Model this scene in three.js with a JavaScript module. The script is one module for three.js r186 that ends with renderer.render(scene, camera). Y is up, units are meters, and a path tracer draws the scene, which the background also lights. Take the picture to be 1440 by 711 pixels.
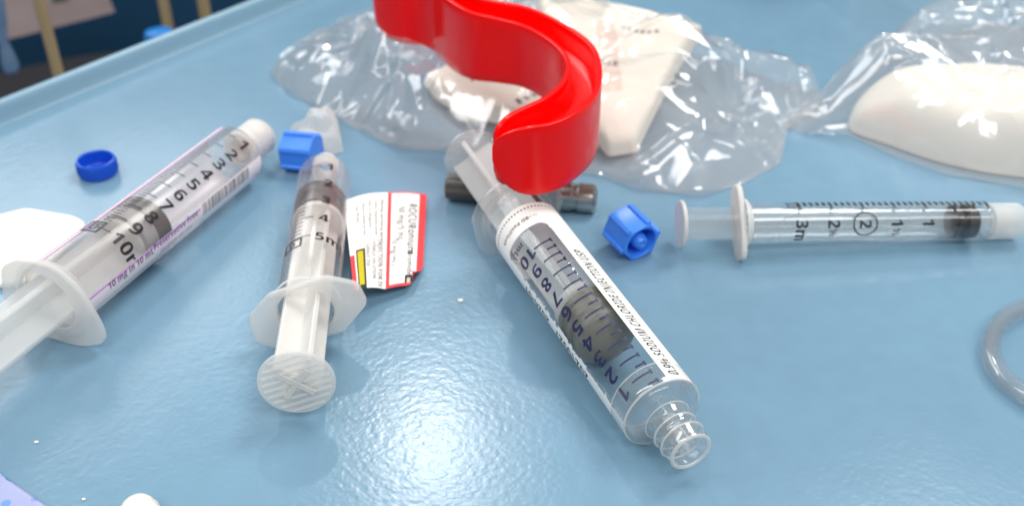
import * as THREE from 'three';
import { mergeGeometries, mergeVertices, toCreasedNormals } from 'three/addons/utils/BufferGeometryUtils.js';
import { RoundedBoxGeometry } from 'three/addons/geometries/RoundedBoxGeometry.js';
import { RectAreaLightUniformsLib } from 'three/addons/lights/RectAreaLightUniformsLib.js';

// ---------------------------------------------------------------- camera, surroundings, lamps, exposure
// All shapes below are written in millimetres; MM turns them into metres.
const MM = 0.001;
const scene = new THREE.Scene();
const camera = new THREE.PerspectiveCamera(26.66, 1024 / 505, 0.01, 20);
camera.position.set(0, 0.149, 0.2172);
camera.lookAt(0, 0, 0);
camera.focus = 0.21;
camera.userData.fStop = camera.getFocalLength() / 2.4;      // a pupil 2.4 mm across

scene.background = new THREE.Color().setRGB(0.22, 0.225, 0.23); // even light of a bright ward
RectAreaLightUniformsLib.init();
function panel(name, azimuth, elevation, distance, w, h, intensity, colour) {
  const l = new THREE.RectAreaLight(new THREE.Color().setRGB(...colour), intensity, w, h);
  const a = azimuth * Math.PI / 180, e = elevation * Math.PI / 180;
  l.position.set(Math.sin(a) * Math.cos(e) * distance, Math.sin(e) * distance, -Math.cos(a) * Math.cos(e) * distance);
  l.lookAt(0, 0, 0);
  l.name = name;
  scene.add(l);
}
panel('ceiling_lamp', 48, 58, 1.5, 0.5, 0.5, 15, [1, 0.965, 0.92]);        // key, behind right
panel('spot_lamp', -7, 46.5, 1.6, 0.06, 0.06, 290, [1, 0.98, 0.95]);     // glint in the table
panel('window_light', -40, 28, 1.8, 1.2, 0.7, 4.6, [0.95, 0.98, 1]);       // pale sheen at the back left
panel('side_ceiling_lamp', -92, 58, 1.4, 0.2, 1.1, 6.5, [1, 0.985, 0.96]); // strip over the left side
panel('front_ceiling_lamp', 160, 52, 1.2, 1.1, 0.3, 8.5, [1, 0.98, 0.95]); // wide soft light over the near side

const renderer = new THREE.WebGLRenderer();
renderer.toneMapping = THREE.LinearToneMapping;
renderer.toneMappingExposure = 1.08;
renderer.shadowMap.enabled = true;

// ---------------------------------------------------------------- helpers
let seed = 7;
const rnd = () => { seed = (seed * 1664525 + 1013904223) >>> 0; return seed / 4294967296; };
const hash = (i, j, k = 0) => { let h = Math.imul(i | 0, 374761393) ^ Math.imul(j | 0, 668265263) ^ Math.imul(k | 0, 2147483647 - 97); h = Math.imul(h ^ (h >>> 13), 1274126177); h ^= h >>> 16; return (h >>> 0) / 4294967296; };
const smooth = (t) => t * t * (3 - 2 * t);
function noise(x, y, k = 0, px = 0, py = 0) {
  const i = Math.floor(x), j = Math.floor(y), u = smooth(x - i), v = smooth(y - j);
  const w = (a, p) => (p ? ((a % p) + p) % p : a);
  const n = (a, b) => hash(w(a, px), w(b, py), k);
  return (n(i, j) * (1 - u) + n(i + 1, j) * u) * (1 - v) + (n(i, j + 1) * (1 - u) + n(i + 1, j + 1) * u) * v;
}
const clamp = (x, a = 0, b = 1) => Math.min(b, Math.max(a, x));
const lerp = (a, b, t) => a + (b - a) * t;
const V = (x, y, z) => new THREE.Vector3(x, y, z);

const used = new Map();
function numbered(name) {
  const n = used.get(name) ?? 0; used.set(name, n + 1);
  return n ? `${name}_${String(n).padStart(3, '0')}` : name;
}
function clean(g) {
  const n = g.index ? g.toNonIndexed() : g;
  for (const k of Object.keys(n.attributes)) if (!['position', 'normal', 'uv'].includes(k)) n.deleteAttribute(k);
  if (!n.attributes.uv) n.setAttribute('uv', new THREE.BufferAttribute(new Float32Array(n.attributes.position.count * 2), 2));
  return n;
}
// one named mesh from one or more geometries in millimetres
function obj(name, geos, material, parent = scene) {
  const list = [].concat(geos).map(clean);
  const g = list.length > 1 ? mergeGeometries(list) : list[0].clone();
  g.scale(MM, MM, MM);
  const m = new THREE.Mesh(g, material);
  m.name = parent === scene ? numbered(name) : name;
  m.castShadow = m.receiveShadow = true;
  parent.add(m);
  return m;
}
function thing(name, label, category, [x, y, z], group) {
  const o = new THREE.Group();
  o.name = numbered(name);
  o.position.set(x * MM, y * MM, z * MM);
  o.userData = { label, category };
  if (group) o.userData.group = group;
  scene.add(o);
  return o;
}
function tag(o, label, category, group) { o.userData.label = label; o.userData.category = category; if (group) o.userData.group = group; return o; }
// own +y runs from A to B, own +z points upwards, own +x to the right of one looking from A to B
function aim(o, A, B, roll = 0) {
  const d = V(...B).sub(V(...A)).normalize();
  const up = V(0, 1, 0).addScaledVector(d, -d.y).normalize();
  const right = d.clone().cross(up);
  o.quaternion.setFromRotationMatrix(new THREE.Matrix4().makeBasis(right, d, up));
  o.quaternion.multiply(new THREE.Quaternion().setFromAxisAngle(V(0, 1, 0), roll));
}
const lathe = (pts, seg = 72) => new THREE.LatheGeometry(pts.map(([r, y]) => new THREE.Vector2(r, y)), seg);
// a lathe whose profile corners stay crisp
const turned = (pts, seg = 72, crease = 0.6) => toCreasedNormals(lathe(pts, seg), crease);
const rbox = (w, h, d, r, x = 0, y = 0, z = 0) => new RoundedBoxGeometry(w, h, d, 3, r).translate(x, y, z);
// a patch of a cylinder about y; angle a measured from +z towards +x
function patch(r, a0, a1, y0, y1, seg = 48) {
  const pos = [], uv = [], nor = [], idx = [], rows = 2;
  for (let j = 0; j <= rows; j++) for (let i = 0; i <= seg; i++) {
    const u = i / seg, v = j / rows, a = lerp(a0, a1, u) * Math.PI / 180;
    pos.push(r * Math.sin(a), lerp(y0, y1, v), r * Math.cos(a)); nor.push(Math.sin(a), 0, Math.cos(a)); uv.push(u, v);
  }
  for (let j = 0; j < rows; j++) for (let i = 0; i < seg; i++) {
    const a = j * (seg + 1) + i, b = a + seg + 1;
    idx.push(a, a + 1, b, a + 1, b + 1, b);
  }
  const g = new THREE.BufferGeometry();
  g.setAttribute('position', new THREE.Float32BufferAttribute(pos, 3)); g.setAttribute('normal', new THREE.Float32BufferAttribute(nor, 3)); g.setAttribute('uv', new THREE.Float32BufferAttribute(uv, 2));
  g.setIndex(idx);
  return g;
}
// an extruded outline in the x-z plane of a syringe (a finger flange), with rounded rims, y from 0 to t
function plate(pts, t, bevel, holeR = 0, curve = 14) {
  const s = new THREE.Shape(pts.map(([x, z]) => new THREE.Vector2(x, -z)));
  if (holeR) { const h = new THREE.Path(); h.absarc(0, 0, holeR, 0, Math.PI * 2); s.holes.push(h); }
  const g = new THREE.ExtrudeGeometry(s, { depth: t - 2 * bevel, bevelEnabled: true, bevelThickness: bevel, bevelSize: bevel, bevelOffset: -bevel, bevelSegments: 4, curveSegments: curve });
  g.rotateX(-Math.PI / 2).translate(0, bevel, 0);
  return toCreasedNormals(g, 0.7);
}
function roundedPoly(pts, r, n = 7) {
  const out = [];
  pts.forEach((p, i) => {
    const a = pts[(i + pts.length - 1) % pts.length], b = pts[(i + 1) % pts.length];
    const va = new THREE.Vector2(a[0] - p[0], a[1] - p[1]), vb = new THREE.Vector2(b[0] - p[0], b[1] - p[1]);
    const ra = Math.min(r, va.length() / 2.05), rb = Math.min(r, vb.length() / 2.05);
    va.setLength(ra); vb.setLength(rb);
    for (let k = 0; k <= n; k++) { const t = k / n; out.push([p[0] + va.x * (1 - t) ** 2 + vb.x * t * t, p[1] + va.y * (1 - t) ** 2 + vb.y * t * t]); }
  });
  return out;
}
function canvas(w, h, draw) {
  const c = document.createElement('canvas'); c.width = w; c.height = h;
  const x = c.getContext('2d'); x.clearRect(0, 0, w, h); draw(x, w, h);
  const t = new THREE.CanvasTexture(c); t.colorSpace = THREE.SRGBColorSpace; t.magFilter = THREE.LinearFilter; t.wrapS = t.wrapT = THREE.ClampToEdgeWrapping; t.anisotropy = 8;
  return t;
}
function dataTex(w, h, f, repeat = true) {
  const d = new Float32Array(w * h * 4);
  for (let j = 0; j < h; j++) for (let i = 0; i < w; i++) { const v = f(i / w, j / h), k = (j * w + i) * 4; if (v.length) { d[k] = v[0]; d[k + 1] = v[1]; d[k + 2] = v[2]; } else d[k] = d[k + 1] = d[k + 2] = v; d[k + 3] = 1; }
  const t = new THREE.DataTexture(d, w, h, THREE.RGBAFormat, THREE.FloatType);
  t.magFilter = THREE.LinearFilter; t.wrapS = t.wrapT = repeat ? THREE.RepeatWrapping : THREE.ClampToEdgeWrapping; t.needsUpdate = true;
  return t;
}

// ---------------------------------------------------------------- materials
const P = (o) => new THREE.MeshPhysicalMaterial(o);
const lin = (r, g, b) => new THREE.Color().setRGB(r, g, b);
const clearPlastic = P({ name: 'clear_plastic', color: lin(0.975, 0.98, 0.982), transmission: 0.992, thickness: 0, roughness: 0.07, ior: 1.5, side: THREE.DoubleSide });
const barrelPlastic = P({ name: 'barrel_plastic', color: lin(0.955, 0.95, 0.945), transmission: 0.945, thickness: 0, roughness: 0.24, ior: 1.5, side: THREE.DoubleSide });
const tipPlastic = P({ name: 'tip_plastic', color: lin(0.95, 0.955, 0.955), transmission: 0.965, thickness: 0, roughness: 0.08, ior: 1.75, side: THREE.DoubleSide });
const hazyPlastic = P({ name: 'hazy_plastic', color: lin(0.94, 0.94, 0.935), transmission: 0.93, thickness: 0, roughness: 0.2, ior: 1.5, side: THREE.DoubleSide });
const frostedPlastic = P({ name: 'frosted_plastic', color: lin(0.93, 0.93, 0.92), transmission: 0.76, thickness: 0, roughness: 0.55, ior: 1.5, side: THREE.DoubleSide });
const milkyPlastic = P({ name: 'milky_plastic', color: lin(0.88, 0.87, 0.84), transmission: 0.4, thickness: 0, roughness: 0.5, ior: 1.5, side: THREE.DoubleSide });
const ivoryPlastic = P({ name: 'ivory_plastic', color: lin(0.82, 0.8, 0.74), roughness: 0.35 });
const blackRubber = P({ name: 'black_rubber', color: lin(0.022, 0.023, 0.026), roughness: 0.45 });
const greyRubber = P({ name: 'grey_rubber', color: lin(0.17, 0.172, 0.15), roughness: 0.45 });
const bluePlastic = P({ name: 'blue_plastic', color: lin(0.045, 0.25, 0.92), roughness: 0.34, clearcoat: 0.2, clearcoatRoughness: 0.3 });
const deepBlue = P({ name: 'deep_blue_plastic', color: lin(0.006, 0.09, 0.62), roughness: 0.32 });
const redPlastic = P({ name: 'red_plastic', color: lin(0.9, 0.0012, 0.0012), roughness: 0.24, specularIntensity: 0.55 });
const greyMetal = P({ name: 'grey_metal', color: lin(0.1, 0.1, 0.095), metalness: 0.6, roughness: 0.35 });
const brightMetal = P({ name: 'bright_metal', color: lin(0.42, 0.42, 0.4), metalness: 0.9, roughness: 0.22 });
const printMat = (t, rough = 0.4) => P({ name: 'print', map: t, transparent: true, roughness: rough, side: THREE.DoubleSide });

// ---------------------------------------------------------------- the tray top
{
  const N = 512, cells = 60;
  const bump = dataTex(N, N, (u, v) => {
    const wx = noise(u * 14, v * 14, 3, 14, 14) * 0.9, wy = noise(u * 14, v * 14, 4, 14, 14) * 0.9;
    const a = noise(u * cells + wx, v * cells + wy, 1, cells, cells), b = noise(u * cells * 2 + wy, v * cells * 2 + wx, 2, cells * 2, cells * 2);
    return 0.62 * smooth(a) + 0.38 * b;
  });
  const tone = dataTex(256, 256, (u, v) => {
    const a = noise(u * 5, v * 5, 11, 5, 5), b = noise(u * 17, v * 17, 12, 17, 17), c = noise(u * 90, v * 90, 13, 90, 90), k = 0.9 + 0.1 * a + 0.06 * b + 0.05 * c;
    return [0.165 * k, 0.3 * k, 0.415 * k];
  });
  const wear = dataTex(256, 256, (u, v) => 0.78 + 0.34 * noise(u * 6, v * 6, 14, 6, 6) + 0.16 * noise(u * 23, v * 9, 15, 23, 9) - 0.08);
  wear.repeat.set(0.21, 0.21);
  const m = P({ name: 'tray_blue', map: tone, bumpMap: bump, bumpScale: 0.000026, roughness: 0.22, roughnessMap: wear, specularIntensity: 0.75 });
  // outline: the back left edge runs from front left to back right; everything else is outside the frame
  const E0 = [-319.2, 157.7], E1 = [164.1, -499.9];
  const floor = new THREE.Shape([[E0[0], E0[1]], [-319, 260], [420, 260], [420, -500], [E1[0], E1[1]]].map(([x, z]) => new THREE.Vector2(x, -z)));
  const g = new THREE.ExtrudeGeometry(floor, { depth: 8, bevelEnabled: false }).rotateX(-Math.PI / 2).translate(0, -8, 0);
  const p = g.attributes.position, uv = g.attributes.uv;
  for (let i = 0; i < p.count; i++) uv.setXY(i, p.getX(i) / 62, p.getZ(i) / 62);
  tone.repeat.set(0.21, 0.21);
  const top = obj('tabletop', g, m);
  top.userData = { kind: 'structure' };
  // raised rim along that edge: concave cove, rounded crest, outer wall
  const rimM = P({ name: 'tray_rim', color: lin(0.22, 0.38, 0.5), roughness: 0.3 });
  const prof = [[0.9, 0.02], [0.3, 0.5], [-0.1, 2.8], [-0.4, 4.6], [-0.9, 5.8], [-1.8, 6.3], [-3, 6.2], [-3.7, 5.4], [-4, 3.6], [-4, -14]];
  const dir = new THREE.Vector2(E1[0] - E0[0], E1[1] - E0[1]), L = dir.length(); dir.normalize();
  const nx = -dir.y * -1, nz = dir.x * -1;           // towards the inside is (-dir.y, dir.x) in x,z
  const pos = [], idx = [];
  for (const s of [-20, L + 20]) for (const [o, y] of prof) pos.push(E0[0] + dir.x * s + (-dir.y) * o, y, E0[1] + dir.y * s + dir.x * o);
  const n = prof.length;
  for (let i = 0; i < n - 1; i++) idx.push(i, i + n, i + 1, i + 1, i + n, i + n + 1);
  const rg = new THREE.BufferGeometry(); rg.setAttribute('position', new THREE.Float32BufferAttribute(pos, 3)); rg.setIndex(idx); rg.computeVertexNormals();
  rimM.side = THREE.DoubleSide;
  obj('rim', rg, rimM, top);
}

// ---------------------------------------------------------------- printed scales
// draws tick marks and digits for a cylinder patch: canvas x runs with the angle, canvas top is the tip end
function scaleTexture(o) {
  const k = o.k ?? 22, W = Math.round(o.arc * k), H = Math.round(o.len * k);
  return canvas(W, H, (c) => {
    const X = (mm) => mm * k, Y = (mm) => H - (mm - o.y0) * k;     // mm along the barrel
    c.fillStyle = c.strokeStyle = o.ink; c.lineWidth = X(o.stroke ?? 0.32); c.textAlign = 'center'; c.textBaseline = 'middle';
    o.draw(c, X, Y, k);
  });
}
function spin(c, x, y, a, f) { c.save(); c.translate(x, y); c.rotate(a); f(); c.restore(); }

// ---------------------------------------------------------------- the saline syringe in the middle
{
  const A = [1.5, 11.6, 2.3], B = [29.2, 8, 66.8], R = 8;
  const t = thing('flush_syringe', 'clear flush syringe with white label band and navy numbers under the red clip', 'syringe', A);
  aim(t, A, B);
  const len = 70;
  obj('barrel', [
    turned([[7.6, -0.6], [7.9, -0.6], [8, 0], [8, len - 1.6], [7.8, len - 0.5], [7.2, len + 0.3], [5.8, len + 0.9]], 96, 0.9),
  ], clearPlastic, t);
  // shoulder step before the neck
  obj('shoulder', turned([[8.02, len - 6.2], [8.28, len - 6.0], [8.32, len - 2.4], [8.2, len - 1.0], [7.5, len + 0.25], [6.2, len + 0.75], [5.3, len + 0.85], [4.7, len + 1.2], [4.35, len + 2.2], [4.2, len + 3], [3.3, len + 3], [3.3, len + 0.4], [6.3, len - 0.6], [7.2, len - 1.6], [7.35, len - 6.2], [8.02, len - 6.2]], 96, 0.5), tipPlastic, t);
  // luer lock: smooth collar with three shallow rings and a tapered nozzle in it
  const tip = obj('luer_collar', turned([[4.3, len + 2.4], [4.25, len + 3.6], [4.6, len + 4], [4.65, len + 4.7], [4.3, len + 5.2], [4.3, len + 6.2], [4.6, len + 6.6], [4.6, len + 7.2], [4.3, len + 7.7], [4.4, len + 9.4], [4.3, len + 9.9], [3.9, len + 10.1], [3.6, len + 9.8], [3.5, len + 9], [3.4, len + 3]], 96, 0.7), tipPlastic, t);
  obj('nozzle', turned([[2.2, len + 2.6], [2.1, len + 8.6], [1.8, len + 9.1], [1.0, len + 9.1], [0.9, len + 4], [0, len + 3.6]], 40), hazyPlastic, tip);
  const ring = (r, y, w) => new THREE.TorusGeometry(r, w, 10, 90).rotateX(Math.PI / 2).translate(0, y, 0);
  obj('thread', [ring(4.5, len + 4.4, 0.2), ring(4.5, len + 6.9, 0.2)], frostedPlastic, tip);
  obj('end_rim', [ring(3.95, len + 9.9, 0.36)], frostedPlastic, tip);
  obj('shoulder_rim', [ring(8.1, len - 0.9, 0.2), ring(8.15, len - 6.1, 0.12), ring(4.7, len + 1.3, 0.14)], frostedPlastic, t);
  // finger flange: a disc with one cut side
  const fl = [];
  for (let i = 0; i < 64; i++) {
    const a = i / 64 * Math.PI * 2, x = Math.sin(a), z = Math.cos(a);
    let r = 11.9;
    const cut = (cx, cz, d) => { const c = x * cx + z * cz; if (c > 0.01) r = Math.min(r, d / c); };
    cut(0.35, -0.94, 10.6); cut(0.98, -0.2, 11.0); cut(-0.98, -0.2, 10.9);
    fl.push([x * r, z * r]);
  }
  obj('finger_flange', plate(fl, 1.7, 0.5, 7.2, 40).translate(0, -1.2, 0), hazyPlastic, t);
  obj('barrel_lip', turned([[8.0, 1.2], [8.7, 0.9], [8.9, 0.4], [9.0, -1.3]], 72, 0.9), hazyPlastic, t);
  // white label: a band round the flange end and two strips along the barrel, window between them
  const a0 = -150, a1 = 170, arc = (a1 - a0) / 180 * Math.PI * R, y0 = 5.8, y1 = 69, k = 26;
  const ang = (deg) => (deg - a0) / 180 * Math.PI * R;              // mm from the left side of the canvas
  const label = canvas(Math.round(arc * k), Math.round((y1 - y0) * k), (c, W, H) => {
    const X = (d) => ang(d) * k, Y = (mm) => H - (mm - y0) * k;
    c.fillStyle = '#fbfaf7';
    c.fillRect(0, Y(13.6), W, H - Y(13.6));                          // band
    c.fillRect(X(-62), 0, X(-4.5) - X(-62), H);                        // strip with the name
    c.fillRect(X(-62), Y(16.5), X(-3) - X(-62), H);
    c.fillRect(X(92), 0, X(126) - X(92), H);                              // strip on the far side, its printed edge uneven
    for (let y = 15; y < 69; y += 0.5) { const w = 2.5 + 3.5 * (noise(y * 0.9, 2.2, 5) > 0.5 ? 1 : 0) + 2 * hash(Math.floor(y * 2), 3, 8); c.fillRect(X(92 - w), Y(y + 0.52), X(93) - X(92 - w), 0.54 * k); }
    // rounded upper corners of the window
    c.beginPath(); c.moveTo(X(-6), Y(13.5)); c.lineTo(X(-6), Y(17)); c.quadraticCurveTo(X(-5), Y(13.6), X(14), Y(13.5)); c.fill();
    c.beginPath(); c.moveTo(X(92), Y(13.5)); c.lineTo(X(92), Y(17)); c.quadraticCurveTo(X(90), Y(13.6), X(72), Y(13.5)); c.fill();
    c.fillStyle = '#23262e';
    for (let d = -150; d < 170; d += 6.2) c.fillRect(X(d), Y(7.5), X(d + 3.1) - X(d), 0.42 * k);   // dotted line round the band
    c.textAlign = 'center'; c.textBaseline = 'middle';
    c.font = `bold ${1.45 * k}px sans-serif`; c.fillText('BD PosiFlush', X(48), Y(10.6));
    c.font = `${1.0 * k}px sans-serif`; c.fillText('10 mL', X(10), Y(10.6));
    spin(c, X(-20), Y(46.8), Math.PI / 2, () => { c.font = `italic bold ${3.1 * k}px sans-serif`; c.textAlign = 'center'; c.scale(42.2 * k / c.measureText('0.9% SODIUM CHLORIDE INJECTION USP').width, 1); c.fillText('0.9% SODIUM CHLORIDE INJECTION USP', 0, 0); });
    spin(c, X(106), Y(38), Math.PI / 2, () => { c.font = `bold ${3.6 * k}px sans-serif`; c.fillText('20210927   2024-07', 0, 0); });
  });
  obj('label', patch(R + 0.2, a0, a1, y0, y1, 160), printMat(label, 0.7), t);
  const s0 = -6, s1 = 90, sArc = (s1 - s0) / 180 * Math.PI * R, sy0 = 14, sy1 = 70.5;
  const sx = (d) => (d - s0) / 180 * Math.PI * R;
  const tex = scaleTexture({ arc: sArc, len: sy1 - sy0, y0: sy0, ink: '#10184f', k: 26, draw(c, X, Y, k) {
    const step = 5.03, y10 = 20.2, yAt = (n) => y10 + (10 - n) * step;
    for (let h = 0; h <= 19; h++) {
      const n = 10 - h / 2, y = Y(yAt(n)), major = h % 2 === 0, x0 = sx(9), x1 = sx(major ? 39 : 23);
      c.lineWidth = 0.46 * k; c.beginPath(); c.moveTo(X(x0), y); c.lineTo(X(x1), y); c.stroke();
      c.lineWidth = 0.5 * k; c.beginPath(); c.moveTo(X(x0), y - 0.55 * k); c.lineTo(X(x0), y + 0.55 * k); c.stroke();
    }
    for (let i = 0; i < 22; i++) c.fillRect(X(sx(7.2)), Y(yAt(10) + i * step / 5), 0.34 * k, 0.34 * k);
    c.font = `bold ${4.9 * k}px sans-serif`;
    for (let n = 10; n >= 1; n--) c.fillText(String(n), X(sx(57)), Y(yAt(n)) - 0.1 * k);
    c.font = `bold ${2.4 * k}px sans-serif`; c.fillText('mL', X(sx(62)), Y(16.2));
  } });
  obj('scale_marking', patch(R + 0.12, s0, s1, sy0, sy1, 90), printMat(tex), t);
  // plunger: four vanes, thumb rest, stopper with its cone
  const rodLen = 30;
  const rod = obj('plunger_rod', [
    rbox(11.6, rodLen + 36, 1.3, 0.4, 0, (36 - rodLen) / 2, 0), rbox(1.3, rodLen + 36, 11.6, 0.4, 0, (36 - rodLen) / 2 + 0.03, 0),
    turned([[0, 34], [6.2, 34], [6.5, 34.4], [6.5, 35.4], [6.2, 35.8], [0, 35.8]], 48),
  ].map((g) => g.rotateY(0.5)), frostedPlastic, t);
  const ridges = [];
  for (let i = -5; i <= 5; i++) { const w = 2 * Math.sqrt(Math.max(0, 49 - (i * 1.2) ** 2)) - 0.8; ridges.push(rbox(w, 0.5, 0.45, 0.15, 0, -rodLen - 1.05, i * 1.2)); }
  obj('thumb_rest', [turned([[0, -rodLen], [7.0, -rodLen], [7.4, -rodLen - 0.3], [7.4, -rodLen - 0.9], [7.0, -rodLen - 1.1], [0, -rodLen - 1.1]], 72), ...ridges], hazyPlastic, t);
  obj('stopper', turned([[0, 36.8], [6.4, 36.8], [6.95, 37.3], [6.95, 38.6], [6.5, 39.1], [6.5, 40.6], [6.95, 41.1], [6.95, 42.4], [6.5, 42.9], [6.5, 44.2], [6.95, 44.7], [6.95, 46], [6.3, 46.7], [3, 48.6], [0, 49.6]], 72, 0.5), greyRubber, t);
}

// ---------------------------------------------------------------- the ten millilitre syringe at the left
{
  const A = [-99.7, 10.6, 33], B = [-71.8, 8.1, -42.2], R = 8.05;
  const t = thing('large_syringe', 'thick syringe with pinkish label, barcode and grey stopper, lying aslant beside the round blue cap', 'syringe', A);
  aim(t, A, B);
  const len = 73.5;
  obj('barrel', [turned([[R - 0.4, -0.6], [R, 0], [R, len - 2], [R - 0.5, len - 0.4], [R - 1.8, len + 0.5], [5, len + 1.2], [3.8, len + 1.6]], 96, 0.8)], barrelPlastic, t);
  // wide finger flange with cut corners
  obj('finger_flange', [plate(roundedPoly([[-12.4, -3], [-9, -9], [-3, -10.2], [6, -10.4], [13.4, -7.6], [13.4, -3.4], [10, 5.6], [4.6, 10], [-4.6, 10], [-10.4, 6.6]], 2.6), 1.8, 0.6, 7.2, 40).translate(0, -1.6, 0), turned([[9.3, 0.1], [9.0, 1.6], [8.1, 2.6]], 72, 0.9)], frostedPlastic, t);
  const collar = obj('luer_collar', turned([[3.6, len + 0.6], [4.9, len + 1.1], [5.2, len + 1.8], [5.2, len + 5], [4.9, len + 5.6], [5.2, len + 6.2], [5.2, len + 10.6], [4.7, len + 11.4], [3.8, len + 11.6], [3.5, len + 11], [3.4, len + 2]], 56, 0.6), milkyPlastic, t);
  obj('nozzle', turned([[2.3, len + 1], [2, len + 12.4], [1.4, len + 12.8], [0.8, len + 12.6]], 36), milkyPlastic, collar);
  // label: pink tinted film round the barrel, clear over the scale
  const a0 = -165, a1 = 192, y0 = 2, y1 = 72, k = 20, mm = (d) => (d - a0) / 180 * Math.PI * R, arc = mm(a1);
  const tex = canvas(Math.round(arc * k), Math.round((y1 - y0) * k), (c, W, H) => {
    const X = (d) => mm(d) * k, Y = (m) => H - (m - y0) * k;
    c.fillStyle = 'rgba(252,240,244,0.5)'; c.fillRect(0, 0, X(-24), H); c.fillRect(X(112), 0, W - X(112), H);
    c.fillStyle = 'rgba(252,236,243,0.85)'; c.fillRect(X(-24), 0, X(-15) - X(-24), H); c.fillRect(X(86), 0, X(112) - X(86), H);
    c.fillStyle = 'rgba(250,240,236,0.05)'; c.fillRect(X(-14), 0, X(100), H);
    c.fillStyle = 'rgba(200,120,205,0.85)'; c.fillRect(X(-17), 0, 0.4 * k, H); c.fillRect(X(87), Y(46), 0.5 * k, H); c.fillRect(X(108), 0, 0.8 * k, H * 0.06);
    c.fillStyle = 'rgba(252,244,246,0.96)'; c.fillRect(X(80), Y(72), X(150) - X(80), Y(44) - Y(72));
    c.fillStyle = '#26242b';
    let y = 45; while (y < 66) { const w = 0.18 + 0.42 * rnd(); c.fillRect(X(83), Y(y + w), X(107) - X(83), w * k); y += w + 0.2 + 0.38 * rnd(); }
    c.fillStyle = '#5c2a78'; c.textAlign = 'center'; c.textBaseline = 'middle';
    spin(c, X(91), Y(34), -Math.PI / 2, () => { c.font = `bold ${2.1 * k}px sans-serif`; c.fillText('Preservative Free', 0, 0); c.font = `${1.5 * k}px sans-serif`; c.fillText('For single use only', 0, 2.4 * k); });
    c.fillStyle = '#2d2540'; spin(c, X(94), Y(17), -Math.PI / 2, () => { c.font = `bold ${2.3 * k}px sans-serif`; c.fillText('10 mg in 10 mL', 0, 0); });
    c.font = `bold ${3 * k}px sans-serif`; c.fillStyle = '#b04cae'; c.fillText('E', X(118), Y(70));
  });
  obj('label', patch(R + 0.1, a0, a1, y0, y1, 140), printMat(tex, 0.35), t);
  const s0 = -26, s1 = 84, sx = (d) => (d - s0) / 180 * Math.PI * R;
  const st = scaleTexture({ arc: sx(s1), len: 58.5, y0: 14, ink: '#1b1c22', k: 20, draw(c, X, Y, k) {
    const step = 5.62, yAt = (n) => 17.8 + (10 - n) * step;
    for (let h = 0; h <= 50; h++) { const n = 10 - h / 5, major = h % 5 === 0; c.lineWidth = 0.3 * k; c.beginPath(); c.moveTo(X(sx(-6)), Y(yAt(n))); c.lineTo(X(sx(major ? 26 : 10)), Y(yAt(n))); c.stroke(); }
    c.font = `bold ${5.2 * k}px sans-serif`;
    for (let n = 9; n >= 1; n--) c.fillText(String(n), X(sx(46)), Y(yAt(n)));
    c.textAlign = 'left'; c.fillText('10mL', X(sx(30)), Y(yAt(10)));
    c.lineWidth = 0.55 * k; c.strokeRect(X(sx(-20)), Y(19.8), 3.9 * k, 3.9 * k); c.font = `bold ${3.4 * k}px sans-serif`; c.textAlign = 'center'; c.fillText('D', X(sx(-6)), Y(17.8));
  } });
  obj('scale_marking', patch(R + 0.16, s0, s1, 14, 72.5, 70), printMat(st), t);
  obj('plunger_rod', [rbox(12.4, 72, 1.6, 0.5, 0, -12, 0), rbox(1.6, 72, 12.4, 0.5, 0, -11.95, 0), turned([[0, 23.2], [6.4, 23.2], [6.6, 24.2], [0, 24.2]], 40)].map((g) => g.rotateY(0.35)), frostedPlastic, t);
  obj('thumb_rest', turned([[0, -47.6], [8.4, -47.6], [8.8, -48.2], [8.4, -49], [0, -49]], 60), frostedPlastic, t);
  obj('stopper', turned([[0, 29.2], [7.0, 29.2], [7.6, 29.6], [7.6, 30.6], [7.2, 31], [7.2, 31.8], [7.6, 32.2], [7.6, 33.2], [7.1, 33.8], [2, 35.4], [0, 35.5]], 64, 0.5), blackRubber, t);
  obj('plunger_head', turned([[0, 25], [7, 25], [7.2, 25.4], [7.2, 28.8], [0, 29]], 48, 0.6), P({ name: 'grey_plastic', color: lin(0.3, 0.3, 0.31), roughness: 0.5 }), t);
}

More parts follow.
